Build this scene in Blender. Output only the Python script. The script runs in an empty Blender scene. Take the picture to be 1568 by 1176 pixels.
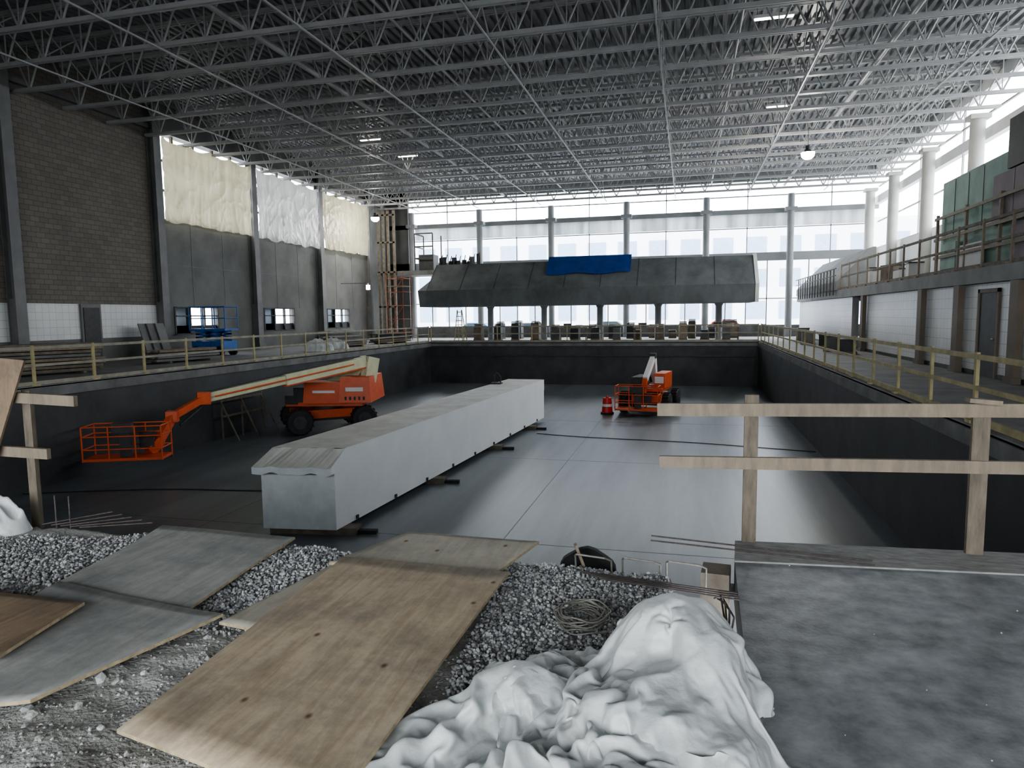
import bpy, math, random
from mathutils import Matrix, Vector, noise
random.seed(7)
C=bpy.context.collection
try: bpy.context.scene.view_settings.look='AgX - Medium High Contrast'
except Exception: pass
# ------------------------------------------------------------------ materials
def nodes(m):
    m.use_nodes=True; return m.node_tree, m.node_tree.nodes, m.node_tree.links
def mat(name,col,rough=.7,metal=0,var=.25,scale=2.0,bump=.0,bscale=30.0,stretch=(1,1,1),col2=None,spec=.5):
    m=bpy.data.materials.new(name); nt,N,L=nodes(m); b=N['Principled BSDF']
    b.inputs['Roughness'].default_value=rough; b.inputs['Metallic'].default_value=metal
    b.inputs['Specular IOR Level'].default_value=spec
    tc=N.new('ShaderNodeTexCoord'); mp=N.new('ShaderNodeMapping'); mp.inputs['Scale'].default_value=stretch
    L.new(tc.outputs['Object'],mp.inputs['Vector'])
    nz=N.new('ShaderNodeTexNoise'); nz.inputs['Scale'].default_value=scale; nz.inputs['Detail'].default_value=6; nz.inputs['Roughness'].default_value=.62
    L.new(mp.outputs[0],nz.inputs['Vector'])
    r=N.new('ShaderNodeValToRGB'); r.color_ramp.elements[0].position=.32; r.color_ramp.elements[1].position=.68
    c2=col2 if col2 else tuple(min(1,c*(1+var)) for c in col)
    c1=tuple(c*(1-var) for c in col) if not col2 else col
    r.color_ramp.elements[0].color=(*c1,1); r.color_ramp.elements[1].color=(*c2,1)
    L.new(nz.outputs['Fac'],r.inputs[0]); L.new(r.outputs[0],b.inputs['Base Color'])
    if bump:
        n2=N.new('ShaderNodeTexNoise'); n2.inputs['Scale'].default_value=bscale; n2.inputs['Detail'].default_value=5
        L.new(mp.outputs[0],n2.inputs['Vector'])
        bp=N.new('ShaderNodeBump'); bp.inputs['Strength'].default_value=bump; bp.inputs['Distance'].default_value=.02
        L.new(n2.outputs['Fac'],bp.inputs['Height']); L.new(bp.outputs[0],b.inputs['Normal'])
    return m
def mat_emit(name,col,s):
    m=bpy.data.materials.new(name); nt,N,L=nodes(m); b=N['Principled BSDF']
    b.inputs['Base Color'].default_value=(*col,1); b.inputs['Emission Color'].default_value=(*col,1); b.inputs['Emission Strength'].default_value=s
    return m
def mat_brick(name,c1,c2,mortar,w,h,axis='x',rough=.85,msize=.012,off=.5):
    m=bpy.data.materials.new(name); nt,N,L=nodes(m); b=N['Principled BSDF']; b.inputs['Roughness'].default_value=rough
    tc=N.new('ShaderNodeTexCoord'); s=N.new('ShaderNodeSeparateXYZ'); cb=N.new('ShaderNodeCombineXYZ')
    L.new(tc.outputs['Object'],s.inputs[0]); L.new(s.outputs['Y' if axis=='x' else 'X'],cb.inputs[0]); L.new(s.outputs['Z'],cb.inputs[1])
    bt=N.new('ShaderNodeTexBrick'); bt.inputs['Scale'].default_value=1; bt.inputs['Brick Width'].default_value=w; bt.inputs['Row Height'].default_value=h
    bt.inputs['Mortar Size'].default_value=msize; bt.offset=off; bt.inputs['Color1'].default_value=(*c1,1); bt.inputs['Color2'].default_value=(*c2,1); bt.inputs['Mortar'].default_value=(*mortar,1)
    L.new(cb.outputs[0],bt.inputs['Vector'])
    nz=N.new('ShaderNodeTexNoise'); nz.inputs['Scale'].default_value=.5; nz.inputs['Detail'].default_value=5; L.new(tc.outputs['Object'],nz.inputs['Vector'])
    mx=N.new('ShaderNodeMix'); mx.data_type='RGBA'; mx.blend_type='MULTIPLY'; mx.inputs['Factor'].default_value=.35
    L.new(bt.outputs['Color'],mx.inputs['A']); L.new(nz.outputs['Fac'],mx.inputs['B']); L.new(mx.outputs['Result'],b.inputs['Base Color'])
    return m
def mat_ply(name,c1,c2,knot=(.14,.085,.05),rot=0,stain=.35,kn=True):
    m=bpy.data.materials.new(name); nt,N,L=nodes(m); b=N['Principled BSDF']; b.inputs['Roughness'].default_value=.75
    tc=N.new('ShaderNodeTexCoord'); mp=N.new('ShaderNodeMapping'); mp.inputs['Rotation'].default_value=(0,0,rot); mp.inputs['Scale'].default_value=(13,1.5,2)
    L.new(tc.outputs['Object'],mp.inputs[0])
    nz=N.new('ShaderNodeTexNoise'); nz.inputs['Scale'].default_value=1.3; nz.inputs['Detail'].default_value=9; nz.inputs['Roughness'].default_value=.7; nz.inputs['Distortion'].default_value=.5; L.new(mp.outputs[0],nz.inputs['Vector'])
    r=N.new('ShaderNodeValToRGB'); r.color_ramp.elements[0].position=.3; r.color_ramp.elements[1].position=.7
    r.color_ramp.elements[0].color=(*c1,1); r.color_ramp.elements[1].color=(*c2,1); L.new(nz.outputs['Fac'],r.inputs[0])
    mp2=N.new('ShaderNodeMapping'); mp2.inputs['Rotation'].default_value=(0,0,rot); mp2.inputs['Scale'].default_value=(2.6,1.9,2); L.new(tc.outputs['Object'],mp2.inputs[0])
    v=N.new('ShaderNodeTexVoronoi'); v.voronoi_dimensions='2D'; v.inputs['Scale'].default_value=1; L.new(mp2.outputs[0],v.inputs['Vector'])
    kr=N.new('ShaderNodeValToRGB'); kr.color_ramp.elements[0].position=.015; kr.color_ramp.elements[0].color=(1,1,1,1); kr.color_ramp.elements[1].position=.055; kr.color_ramp.elements[1].color=(0,0,0,1)
    L.new(v.outputs['Distance'],kr.inputs[0])
    # only some cells carry a knot
    sp=N.new('ShaderNodeSeparateXYZ'); L.new(v.outputs['Color'],sp.inputs[0]); gt=N.new('ShaderNodeMath'); gt.operation='GREATER_THAN'; gt.inputs[1].default_value=.55; L.new(sp.outputs['X'],gt.inputs[0])
    mu=N.new('ShaderNodeMath'); mu.operation='MULTIPLY'; L.new(gt.outputs[0],mu.inputs[0]); L.new(kr.outputs[0],mu.inputs[1])
    mx=N.new('ShaderNodeMix'); mx.data_type='RGBA'; L.new(r.outputs[0],mx.inputs['A']); mx.inputs['B'].default_value=(*knot,1)
    if kn: L.new(mu.outputs[0],mx.inputs['Factor'])
    else: mx.inputs['Factor'].default_value=0
    n3=N.new('ShaderNodeTexNoise'); n3.inputs['Scale'].default_value=1.7; n3.inputs['Detail'].default_value=8; n3.inputs['Roughness'].default_value=.75; L.new(tc.outputs['Object'],n3.inputs['Vector'])
    r3=N.new('ShaderNodeValToRGB'); r3.color_ramp.elements[0].position=.38; r3.color_ramp.elements[0].color=(1-stain,1-stain*.95,1-stain*.85,1); r3.color_ramp.elements[1].position=.58
    L.new(n3.outputs['Fac'],r3.inputs[0])
    m2=N.new('ShaderNodeMix'); m2.data_type='RGBA'; m2.blend_type='MULTIPLY'; m2.inputs['Factor'].default_value=1
    L.new(mx.outputs['Result'],m2.inputs['A']); L.new(r3.outputs[0],m2.inputs['B']); L.new(m2.outputs['Result'],b.inputs['Base Color'])
    bp=N.new('ShaderNodeBump'); bp.inputs['Strength'].default_value=.2; bp.inputs['Distance'].default_value=.004; L.new(nz.outputs['Fac'],bp.inputs['Height']); L.new(bp.outputs[0],b.inputs['Normal'])
    return m
def mat_film(name,col,tr=.5,rough=.35,col2=None):
    m=bpy.data.materials.new(name); nt,N,L=nodes(m); b=N['Principled BSDF']; o=N['Material Output']
    b.inputs['Roughness'].default_value=rough
    t=N.new('ShaderNodeBsdfTranslucent')
    tc=N.new('ShaderNodeTexCoord'); mp=N.new('ShaderNodeMapping'); mp.inputs['Scale'].default_value=(1,1.6,.12); L.new(tc.outputs['Object'],mp.inputs[0])
    nz=N.new('ShaderNodeTexNoise'); nz.inputs['Scale'].default_value=1.6; nz.inputs['Detail'].default_value=4; L.new(mp.outputs[0],nz.inputs['Vector'])
    r=N.new('ShaderNodeValToRGB'); r.color_ramp.elements[0].position=.3; r.color_ramp.elements[1].position=.7
    c2=col2 or tuple(c*.6 for c in col); r.color_ramp.elements[0].color=(*c2,1); r.color_ramp.elements[1].color=(*col,1)
    L.new(nz.outputs['Fac'],r.inputs[0]); L.new(r.outputs[0],b.inputs['Base Color']); L.new(r.outputs[0],t.inputs['Color'])
    mx=N.new('ShaderNodeMixShader'); mx.inputs[0].default_value=tr
    L.new(b.outputs[0],mx.inputs[1]); L.new(t.outputs[0],mx.inputs[2]); L.new(mx.outputs[0],o.inputs['Surface'])
    return m

M_floor=mat('pool_floor_concrete',(.13,.147,.157),.33,var=.3,scale=.9,bump=.04,bscale=8,stretch=(1.3,.12,1))  # lengthwise colour noise paints in light streaks along with floor stains
M_joint=mat('floor_joint',(.09,.1,.105),.6)
M_poolwall=mat('dark_waterproofed_concrete',(.04,.042,.044),.6,var=.4,scale=.8,bump=.1,bscale=6)
M_deck=mat('deck_concrete',(.2,.2,.2),.75,var=.25,scale=1.2)
M_conc=mat('raw_concrete',(.15,.15,.145),.8,var=.3,scale=1.5,bump=.1)
M_plaster=mat('grey_render',(.15,.15,.14),.85,var=.2,scale=.7)
M_slab=mat('wet_patched_slab',(.11,.12,.128),.5,scale=5.0,col2=(.33,.34,.345),bump=.12,bscale=40)
M_slabedge=mat('slab_form_strip',(.27,.265,.25),.8,var=.3,scale=8,stretch=(1,3,1))
M_steel=mat('painted_truss_steel',(.36,.36,.355),.42,var=.12,scale=1)
M_roofdeck=mat('roof_deck_steel',(.17,.175,.18),.4,var=.1,scale=.5)
M_col=mat('grey_painted_column',(.25,.26,.265),.55,var=.12,scale=1)
M_coll=mat('dark_steel_column',(.15,.15,.145),.6,var=.2,scale=1)
M_beige=mat('beige_column',(.42,.41,.38),.6,var=.1,scale=1)
M_white=mat('white_paint',(.7,.7,.68),.6,var=.06,scale=1)
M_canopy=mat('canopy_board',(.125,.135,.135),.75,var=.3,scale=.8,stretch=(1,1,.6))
M_mezz=mat('mezzanine_concrete',(.2,.205,.2),.8,var=.25,scale=.8)
M_block=mat_brick('concrete_block',(.17,.155,.13),(.21,.19,.16),(.11,.1,.09),.4,.2,'x')
M_tile=mat_brick('white_wall_tile',(.8,.8,.77),(.75,.75,.73),(.4,.4,.4),.3,.3,'x',.4,.006,0)
M_tarpY=mat_film('yellowed_poly_sheet',(.44,.4,.28),.3,col2=(.33,.29,.19))
M_tarpW=mat_film('clear_poly_sheet',(.42,.42,.39),.3,col2=(.31,.305,.275))
M_shade=mat_film('roller_shade',(.8,.82,.83),.6)
M_blue=mat('blue_tarp',(.012,.06,.24),.5,var=.2,scale=2)
M_lumber=mat('pine_lumber',(.27,.215,.155),.75,col2=(.16,.13,.098),scale=3,stretch=(4,4,1),bump=.1)
M_post=mat('post_lumber',(.19,.155,.115),.8,col2=(.1,.082,.062),scale=5,stretch=(5,5,1),bump=.1)
M_lumberd=mat('weathered_lumber',(.15,.125,.095),.8,var=.35,scale=4)
M_rail=mat('yellow_guardrail',(.34,.29,.15),.65,var=.25,scale=3)
M_railg=mat('greyed_rail',(.27,.255,.2),.7,var=.25,scale=3)
M_ply1=mat_ply('tan_plywood',(.36,.275,.18),(.56,.46,.33),rot=.3,stain=.38)
M_ply2=mat_ply('pale_plywood',(.36,.325,.255),(.48,.44,.36),rot=.2,stain=.25)
M_ply3=mat_ply('grey_plywood',(.29,.285,.255),(.4,.395,.365),rot=-.2,stain=.35,kn=False)
M_ply4=mat_ply('brown_plywood',(.17,.12,.08),(.31,.225,.145),rot=.2)
M_plyedge=mat('plywood_edge',(.4,.32,.2),.8,var=.3,scale=20)
M_gravel=mat('gravel_stone',(.23,.23,.23),.85,scale=9,col2=(.44,.44,.43))
M_dirt=mat('crushed_concrete_dirt',(.25,.24,.215),.95,scale=2.5,col2=(.46,.45,.415),bump=1.0,bscale=45)
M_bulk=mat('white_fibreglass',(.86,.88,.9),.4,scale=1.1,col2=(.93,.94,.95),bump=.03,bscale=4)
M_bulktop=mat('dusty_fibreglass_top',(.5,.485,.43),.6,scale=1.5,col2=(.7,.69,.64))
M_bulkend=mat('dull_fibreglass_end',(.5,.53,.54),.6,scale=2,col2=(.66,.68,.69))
M_orange=mat('lift_orange_paint',(.62,.1,.025),.45,var=.12,scale=3)
M_cream=mat('lift_cream_boom',(.58,.57,.38),.45,var=.12,scale=3)
M_black=mat('black_rubber',(.018,.018,.018),.7,var=.3,scale=5)
M_dark=mat('dark_metal',(.04,.04,.04),.6,var=.3,scale=5)
M_red=mat('red_plastic',(.55,.03,.02),.45,var=.1,scale=4)
M_rust=mat('rusty_scaffold_paint',(.28,.07,.03),.6,var=.3,scale=5)
M_rebar=mat('rusty_rebar',(.07,.055,.05),.7,var=.4,scale=20)
M_wire=mat('galvanised_wire',(.22,.21,.18),.5,metal=.3,var=.2,scale=20)
M_green=mat('green_sheathing',(.27,.38,.33),.8,var=.2,scale=1)
M_purple=mat('purple_drywall',(.23,.19,.205),.8,var=.2,scale=1)
M_bluep=mat('blue_machine_paint',(.03,.12,.35),.5,var=.15,scale=3)
M_brown=mat('brown_column_wrap',(.15,.12,.09),.7,var=.2,scale=1)
M_glass=mat('dark_glass',(.05,.07,.08),.1,var=.1)
M_fglass=mat('facade_glass',(.3,.38,.5),.3,var=.1)
M_asph=mat('street_pavement',(.6,.6,.6),.9,var=.1,scale=.3)
M_facade=mat('pale_facade',(.78,.81,.86),.8,var=.05,scale=.2)
M_lamp=mat_emit('lamp_lens',(1,.97,.9),120)
M_lamps=mat_emit('tube_lens',(1,.95,.85),18)
def weave():
    m=mat('woven_white_plastic',(.46,.48,.475),.42,scale=3,col2=(.62,.63,.615),bump=.0)
    nt,N,L=nodes(m); b=N['Principled BSDF']; tc=N.new('ShaderNodeTexCoord')
    w=N.new('ShaderNodeTexNoise'); w.inputs['Scale'].default_value=24; w.inputs['Detail'].default_value=3; L.new(tc.outputs['Object'],w.inputs['Vector'])
    bp=N.new('ShaderNodeBump'); bp.inputs['Strength'].default_value=.35; bp.inputs['Distance'].default_value=.012; L.new(w.outputs['Fac'],bp.inputs['Height']); L.new(bp.outputs[0],b.inputs['Normal'])
    return m
M_weave=weave()

# ------------------------------------------------------------------ mesh builder
class MB:
    def __init__(s): s.v=[]; s.f=[]; s.mi=[]; s.mats=[]; s.sm=[]
    def _m(s,m):
        if m not in s.mats: s.mats.append(m)
        return s.mats.index(m)
    def add(s,vs,fs,m,smooth=False):
        o=len(s.v); s.v+= [tuple(v) for v in vs]; k=s._m(m)
        for f in fs: s.f.append([i+o for i in f]); s.mi.append(k); s.sm.append(smooth)
    BF=[(0,3,2,1),(4,5,6,7),(0,1,5,4),(1,2,6,5),(2,3,7,6),(3,0,4,7)]
    def box(s,x0,x1,y0,y1,z0,z1,m):
        s.add([(x0,y0,z0),(x1,y0,z0),(x1,y1,z0),(x0,y1,z0),(x0,y0,z1),(x1,y0,z1),(x1,y1,z1),(x0,y1,z1)],s.BF,m); return s
    def hexa(s,v8,m): s.add(v8,s.BF,m); return s
    def obox(s,c,size,ang,m,tilt=0):
        R=Matrix.Rotation(ang,3,'Z')@Matrix.Rotation(tilt,3,'Y'); a,b,h=[q/2 for q in size]; c=Vector(c)
        s.add([c+R@Vector(p) for p in [(-a,-b,-h),(a,-b,-h),(a,b,-h),(-a,b,-h),(-a,-b,h),(a,-b,h),(a,b,h),(-a,b,h)]],s.BF,m); return s
    def beam(s,p,q,w,h,m,up=Vector((0,0,1))):
        p=Vector(p);q=Vector(q);d=(q-p).normalized(); 
        if abs(d.dot(up))>.98: up=Vector((0,1,0))
        a=d.cross(up).normalized()*w/2; b=a.cross(d).normalized()*h/2
        s.add([p-a-b,p+a-b,q+a-b,q-a-b,p-a+b,p+a+b,q+a+b,q-a+b],s.BF,m); return s
    def cyl(s,p,q,r,m,n=12,r2=None,smooth=True):
        p=Vector(p);q=Vector(q);d=(q-p).normalized(); r2=r if r2 is None else r2
        up=Vector((0,0,1)) if abs(d.z)<.95 else Vector((1,0,0)); a=d.cross(up).normalized(); b=a.cross(d)
        vs=[];
        for k in range(n):
            t=2*math.pi*k/n; e=a*math.cos(t)+b*math.sin(t); vs.append(p+e*r)
        for k in range(n):
            t=2*math.pi*k/n; e=a*math.cos(t)+b*math.sin(t); vs.append(q+e*r2)
        s.add(vs,[(k,(k+1)%n,n+(k+1)%n,n+k) for k in range(n)],m,smooth)
        s.add(vs,[tuple(range(n))[::-1],tuple(range(n,2*n))],m); return s
    def prism(s,poly,z0,z1,m,medge=None):
        n=len(poly); vs=[(x,y,z0) for x,y in poly]+[(x,y,z1) for x,y in poly]
        s.add(vs,[tuple(range(n))[::-1],tuple(range(n,2*n))],m)
        s.add(vs,[(k,(k+1)%n,n+(k+1)%n,n+k) for k in range(n)],medge or m); return s
    def extr(s,prof,axis,a0,a1,m):
        n=len(prof)
        if axis=='x': vs=[(a0,u,z) for u,z in prof]+[(a1,u,z) for u,z in prof]
        else: vs=[(u,a0,z) for u,z in prof]+[(u,a1,z) for u,z in prof]
        s.add(vs,[tuple(range(n)),tuple(range(n,2*n))[::-1]]+[(k,n+k,n+(k+1)%n,(k+1)%n) for k in range(n)],m); return s
    def tube(s,pts,r,m,n=6):
        for a,b in zip(pts[:-1],pts[1:]): s.cyl(a,b,r,m,n)
        return s
    def wheel(s,c,axis,r,w,m,mh):
        c=Vector(c);a=Vector(axis).normalized()
        s.cyl(c-a*w/2,c-a*w*.3,r*.9,m,22,r2=r); s.cyl(c-a*w*.3,c+a*w*.3,r,m,22); s.cyl(c+a*w*.3,c+a*w/2,r,m,22,r2=r*.9)
        s.cyl(c-a*(w/2+.02),c+a*(w/2+.02),r*.5,mh,16); s.cyl(c-a*(w/2+.05),c+a*(w/2+.05),r*.18,mh,10)
        for k in range(18):
            t=2*math.pi*k/18; u=a.cross(Vector((0,0,1))).normalized(); e=u*math.cos(t)+Vector((0,0,1))*math.sin(t)
            s.beam(c-a*w*.42+e*r*1.005,c+a*w*.42+e*r*1.005,.05,.05,m,up=e)
        return s
    def make(s,name,bevel=0):
        me=bpy.data.meshes.new(name); me.from_pydata(s.v,[],s.f); me.update()
        for m in s.mats: me.materials.append(m)
        me.polygons.foreach_set('material_index',s.mi); me.polygons.foreach_set('use_smooth',s.sm)
        ob=bpy.data.objects.new(name,me); C.objects.link(ob)
        if bevel:
            b=ob.modifiers.new('b','BEVEL'); b.width=bevel; b.segments=2; b.limit_method='ANGLE'
        return ob

# ------------------------------------------------------------------ crumpled woven tarps (real cloth drape, run first)
def core(blobs,x0,x1,y0,y1,n):
    vs=[];fs=[];mm=int(n*(y1-y0)/(x1-x0))
    for j in range(mm+1):
        for i in range(n+1):
            x=x0+(x1-x0)*i/n;y=y0+(y1-y0)*j/mm;h=0
            for (cx,cy,rx,ry,hh,a) in blobs:
                dx=x-cx;dy=y-cy;ca,sa=math.cos(a),math.sin(a);u=(dx*ca+dy*sa)/rx;v=(-dx*sa+dy*ca)/ry;d=u*u+v*v
                gg=hh*(max(0,1-d)**.5) if d<1 else 0
                h=max(h,gg)
            vs.append((x,y,h+(.07*noise.noise(Vector((x*4.5,y*4.5,1)))+.03*noise.noise(Vector((x*11,y*11,1))))*(h>0)))
    for j in range(mm):
        for i in range(n): a=j*(n+1)+i; fs.append((a,a+1,a+n+2,a+n+1))
    me=bpy.data.meshes.new('core');me.from_pydata(vs,[],fs);o=bpy.data.objects.new('core',me);C.objects.link(o)
    o.modifiers.new('c','COLLISION'); o.collision.cloth_friction=40; o.collision.thickness_outer=.01
    return o
def cloth(name,cx,cy,w,h,ang,z,n,seed,shrink,frames,matl):
    vs=[];fs=[];k=int(n*h/w); R=Matrix.Rotation(ang,3,'Z')
    for j in range(k+1):
        for i in range(n+1):
            u=(i/n-.5);v=(j/k-.5)
            p=R@Vector((u*w,v*h,0)); vs.append((cx+p.x,cy+p.y,z+.16*noise.noise(Vector((u*4,v*4,seed)))+.07*noise.noise(Vector((u*11,v*11,seed)))))
    for j in range(k):
        for i in range(n):
            u=(i/n-.5);v=(j/k-.5); a=math.atan2(v,u); r=max(abs(u),abs(v))
            if r>.44+.12*noise.noise(Vector((math.cos(a)*1.5,math.sin(a)*1.5,seed))): continue
            a=j*(n+1)+i; fs.append((a,a+1,a+n+2,a+n+1))
    used=sorted({q for f in fs for q in f}); mp={q:i for i,q in enumerate(used)}
    me=bpy.data.meshes.new(name);me.from_pydata([vs[q] for q in used],[],[[mp[q] for q in f] for f in fs]);o=bpy.data.objects.new(name,me);C.objects.link(o)
    me.materials.append(matl)
    c=o.modifiers.new('cl','CLOTH');s=c.settings
    s.quality=6; s.mass=.12; s.tension_stiffness=20; s.compression_stiffness=20; s.shear_stiffness=8; s.bending_stiffness=.08; s.air_damping=1.5
    s.shrink_min=shrink
    c.collision_settings.distance_min=.008; c.collision_settings.collision_quality=3; c.collision_settings.use_self_collision=True; c.collision_settings.self_distance_min=.005
    c.point_cache.frame_end=frames+5
    return o
def drape(blobs,box,cl,frames=42):
    k=core(blobs,*box,90); obs=[cloth(*a,frames,M_weave) for a in cl]
    sc=bpy.context.scene
    for f in range(1,frames+1): sc.frame_set(f)
    dg=bpy.context.evaluated_depsgraph_get()
    for o in obs:
        me=bpy.data.meshes.new_from_object(o.evaluated_get(dg)); o.modifiers.clear(); o.data=me
        for p in me.polygons: p.use_smooth=True
        s=o.modifiers.new('s','SUBSURF'); s.levels=1; s.render_levels=1
    bpy.data.objects.remove(k); sc.frame_set(1)
drape([(-.04,3.08,.32,.22,.45,.15),(.11,2.85,.15,.28,.42,.1),(-.68,2.78,.24,.17,.20,.2),(-.08,2.55,.40,.34,.30,0),(.13,2.55,.15,.36,.27,.1),(-.5,2.2,.28,.28,.12,.6),(-.15,2.05,.33,.3,.20,0)],(-2.2,1.6,.4,4.6),
  [('woven_plastic_tarp',-.10,2.72,1.1,1.25,.25,.60,104,2.0,-.42),('woven_plastic_tarp',-.60,2.5,.8,1.0,-.5,.40,66,5.0,-.5),('woven_plastic_tarp',-.19,2.0,.9,.75,.1,.42,70,9.0,-.45)])

XL,XR,YF,ZF=-17.2,4.2,44.5,-2.8
WL,WR,WF,YB=-24.5,12.6,54.0,-8.0
ZR=12.0
# ------------------------------------------------------------------ floor and pool basin
b=MB(); b.box(XL-.3,XR+.3,5.0,YF+.3,ZF-.3,ZF,M_floor)
for x in (-10.4,-3.6): b.box(x-.006,x+.006,5.2,YF-.1,ZF,ZF+.002,M_joint)
for y in (13,21,29,37): b.box(XL+.1,XR-.1,y-.006,y+.006,ZF,ZF+.002,M_joint)
b.make('floor_pool')
b=MB(); b.box(XL-.35,XL,4.7,YF+.35,ZF,-.02,M_poolwall); b.box(XL-.1,XL+.05,5,YF,-.32,-.05,M_conc); b.make('wall_pool_left')
b=MB(); b.box(XR,XR+.35,4.7,YF+.35,ZF,-.02,M_poolwall); b.box(XR-.05,XR+.1,5.5,YF,-.3,-.05,M_conc); b.make('wall_pool_right')
b=MB(); b.box(XL,XR,YF,YF+.35,ZF,-.02,M_poolwall); b.box(XL,XR,YF-.06,YF,-.95,-.85,M_dark); b.box(XL,XR,YF-.05,YF,-.28,-.1,M_conc); b.make('wall_pool_far')
b=MB(); b.box(XL,.12,5.03,5.15,ZF,-.8,M_poolwall); b.box(.12,XR,5.05,5.3,ZF,-.3,M_poolwall); b.make('wall_pool_near')
b=MB()
b.box(WL,XL,3,WF,-.3,0,M_deck); b.box(XR,WR,5.5,WF,-.3,0,M_deck); b.box(XL,XR,YF+.05,WF,-.3,0,M_deck)
b.make('floor')
# ------------------------------------------------------------------ foreground ground
def fbm(x,y,s,o=4):
    return noise.fractal(Vector((x*s,y*s,3.1)),1.0,2.0,o)
gx0,gx1,gy0,gy1=-10.0,.14,-2.0,5.0
nx,ny=300,210; b=MB(); vs=[];fs=[]
def gz(x,y):
    e=4.66+.12*fbm(x,0,1.1)
    z=-.045+.03*fbm(x,y,1.6)+.012*fbm(x,y,9)
    if y<3.2 and x<-1.2: z+=.03*max(0,fbm(x,y,4.5))
    if y>e: z-=(y-e)*3.0
    if x>-.1: z-=max(0,(x+.1))*2.0
    return max(z,-.75)
for j in range(ny+1):
    for i in range(nx+1):
        x=gx0+(gx1-gx0)*i/nx; y=gy0+(gy1-gy0)*j/ny; vs.append((x,y,gz(x,y)))
for j in range(ny):
    for i in range(nx): a=j*(nx+1)+i; fs.append((a,a+1,a+nx+2,a+nx+1))
b.add(vs,fs,M_dirt,True); b.make('ground_rubble')
ph=(1+5**.5)/2
IV=[Vector(p).normalized() for p in [(-1,ph,0),(1,ph,0),(-1,-ph,0),(1,-ph,0),(0,-1,ph),(0,1,ph),(0,-1,-ph),(0,1,-ph),(ph,0,-1),(ph,0,1),(-ph,0,-1),(-ph,0,1)]]
IF=[(0,11,5),(0,5,1),(0,1,7),(0,7,10),(0,10,11),(1,5,9),(5,11,4),(11,10,2),(10,7,6),(7,1,8),(3,9,4),(3,4,2),(3,2,6),(3,6,8),(3,8,9),(4,9,5),(2,4,11),(6,2,10),(8,6,7),(9,8,1)]
def rock(b,c,r,m):
    R=Matrix.Rotation(random.random()*6.28,3,'Z')@Matrix.Rotation(random.random()*6.28,3,'X'); sc=(random.uniform(.7,1.2),random.uniform(.6,1.1),random.uniform(.5,.9)); c=Vector(c)
    b.add([c+R@Vector((v.x*sc[0],v.y*sc[1],v.z*sc[2]))*r*random.uniform(.8,1.15) for v in IV],IF,m)
M_gr=[M_gravel,mat('gravel_dark',(.15,.15,.155),.85,var=.3,scale=9),mat('gravel_pale',(.5,.5,.485),.85,var=.12,scale=9)]
b=MB()
def inpoly(x,y,P):
    c=False;n=len(P)
    for i in range(n):
        x1,y1=P[i];x2,y2=P[(i+1)%n]
        if (y1>y)!=(y2>y) and x<(x2-x1)*(y-y1)/(y2-y1)+x1: c=not c
    return c
GP=[[(-6.6,4.05),(-5.0,4.45),(-4.1,4.72),(-3.8,4.2),(-3.9,3.1),(-4.6,3.0),(-6.6,3.2)],
    [(-3.1,4.75),(-2.3,4.72),(-2.0,4.3),(-2.5,3.2),(-3.0,3.2)],
    [(-1.5,4.3),(-1.2,4.8),(-.3,4.72),(.05,4.5),(.05,3.6),(-.3,3.0),(-1.1,2.9),(-1.2,4.1)],
    [(-2.4,4.7),(-2.1,5.0),(-1.,4.9),(-1.2,4.7)]]
for P,nn in zip(GP,(10000,5000,9000,400)):
    xs=[p[0] for p in P]; ys_=[p[1] for p in P]; k=0
    while k<nn:
        x=random.uniform(min(xs),max(xs)); y=random.uniform(min(ys_),max(ys_))
        if not inpoly(x,y,P): continue
        k+=1; r=random.uniform(.006,.016); rock(b,(x,y,gz(x,y)+random.uniform(.0,.024)),r,random.choices(M_gr,(6,2,2))[0])
for _ in range(3000):
    x=random.uniform(-3.8,-1.0); y=random.uniform(1.4,3.3); rock(b,(x,y,gz(x,y)),random.uniform(.004,.012)*(3.2 if random.random()<.06 else 1),random.choice((M_dirt,M_gr[2],M_gravel)))
b.make('gravel_bed')
b=MB()
b.prism([(.36,1.0),(.31,3.69),(.34,4.9),(.37,5.38),(12,6.2),(12,-2),(.45,-2)],-.28,0,M_slab,M_poolwall)
b.prism([(.34,4.93),(.37,5.38),(9,6.02),(9,5.62)],0,.012,M_slabedge)
b.make('concrete_slab')
b=MB()
for _ in range(60):
    x=random.uniform(.5,4);y=random.uniform(2,5.2); rock(b,(x,y,.002),random.uniform(.002,.006),M_gr[2])
b.make('debris_chips')

# ------------------------------------------------------------------ plywood sheets
def ply(name,P,z,m,warp=.02,th=.018,tilt=None):
    P=[Vector((x,y,0)) for x,y in P]; n=14; vs=[];fs=[]
    for k in (0,1):
        for j in range(n+1):
            for i in range(n+1):
                u=i/n;v=j/n
                p=(P[0]*(1-u)+P[1]*u)*(1-v)+(P[3]*(1-u)+P[2]*u)*v
                zz=z+warp*noise.noise(Vector((p.x*.9,p.y*.9,z*9)))+(tilt(u,v) if tilt else 0)
                vs.append((p.x,p.y,zz+(th if k else 0)))
    q=(n+1)**2; top=[];bot=[];side=[]
    for j in range(n):
        for i in range(n):
            a=j*(n+1)+i; bot.append((a,a+n+1,a+n+2,a+1)); a+=q; top.append((a,a+1,a+n+2,a+n+1))
    for i in range(n):
        side.append((i,i+1,q+i+1,q+i)); a=n*(n+1)+i; side.append((a+1,a,q+a,q+a+1))
        a=i*(n+1); side.append((a+n+1,a,q+a,q+a+n+1)); a=i*(n+1)+n; side.append((a,a+n+1,q+a+n+1,q+a))
    b=MB(); b.add(vs,top+bot,m,True); o=b._m(M_plyedge)
    for f in side: b.f.append(list(f)); b.mi.append(o); b.sm.append(False)
    return b.make(name)
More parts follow.
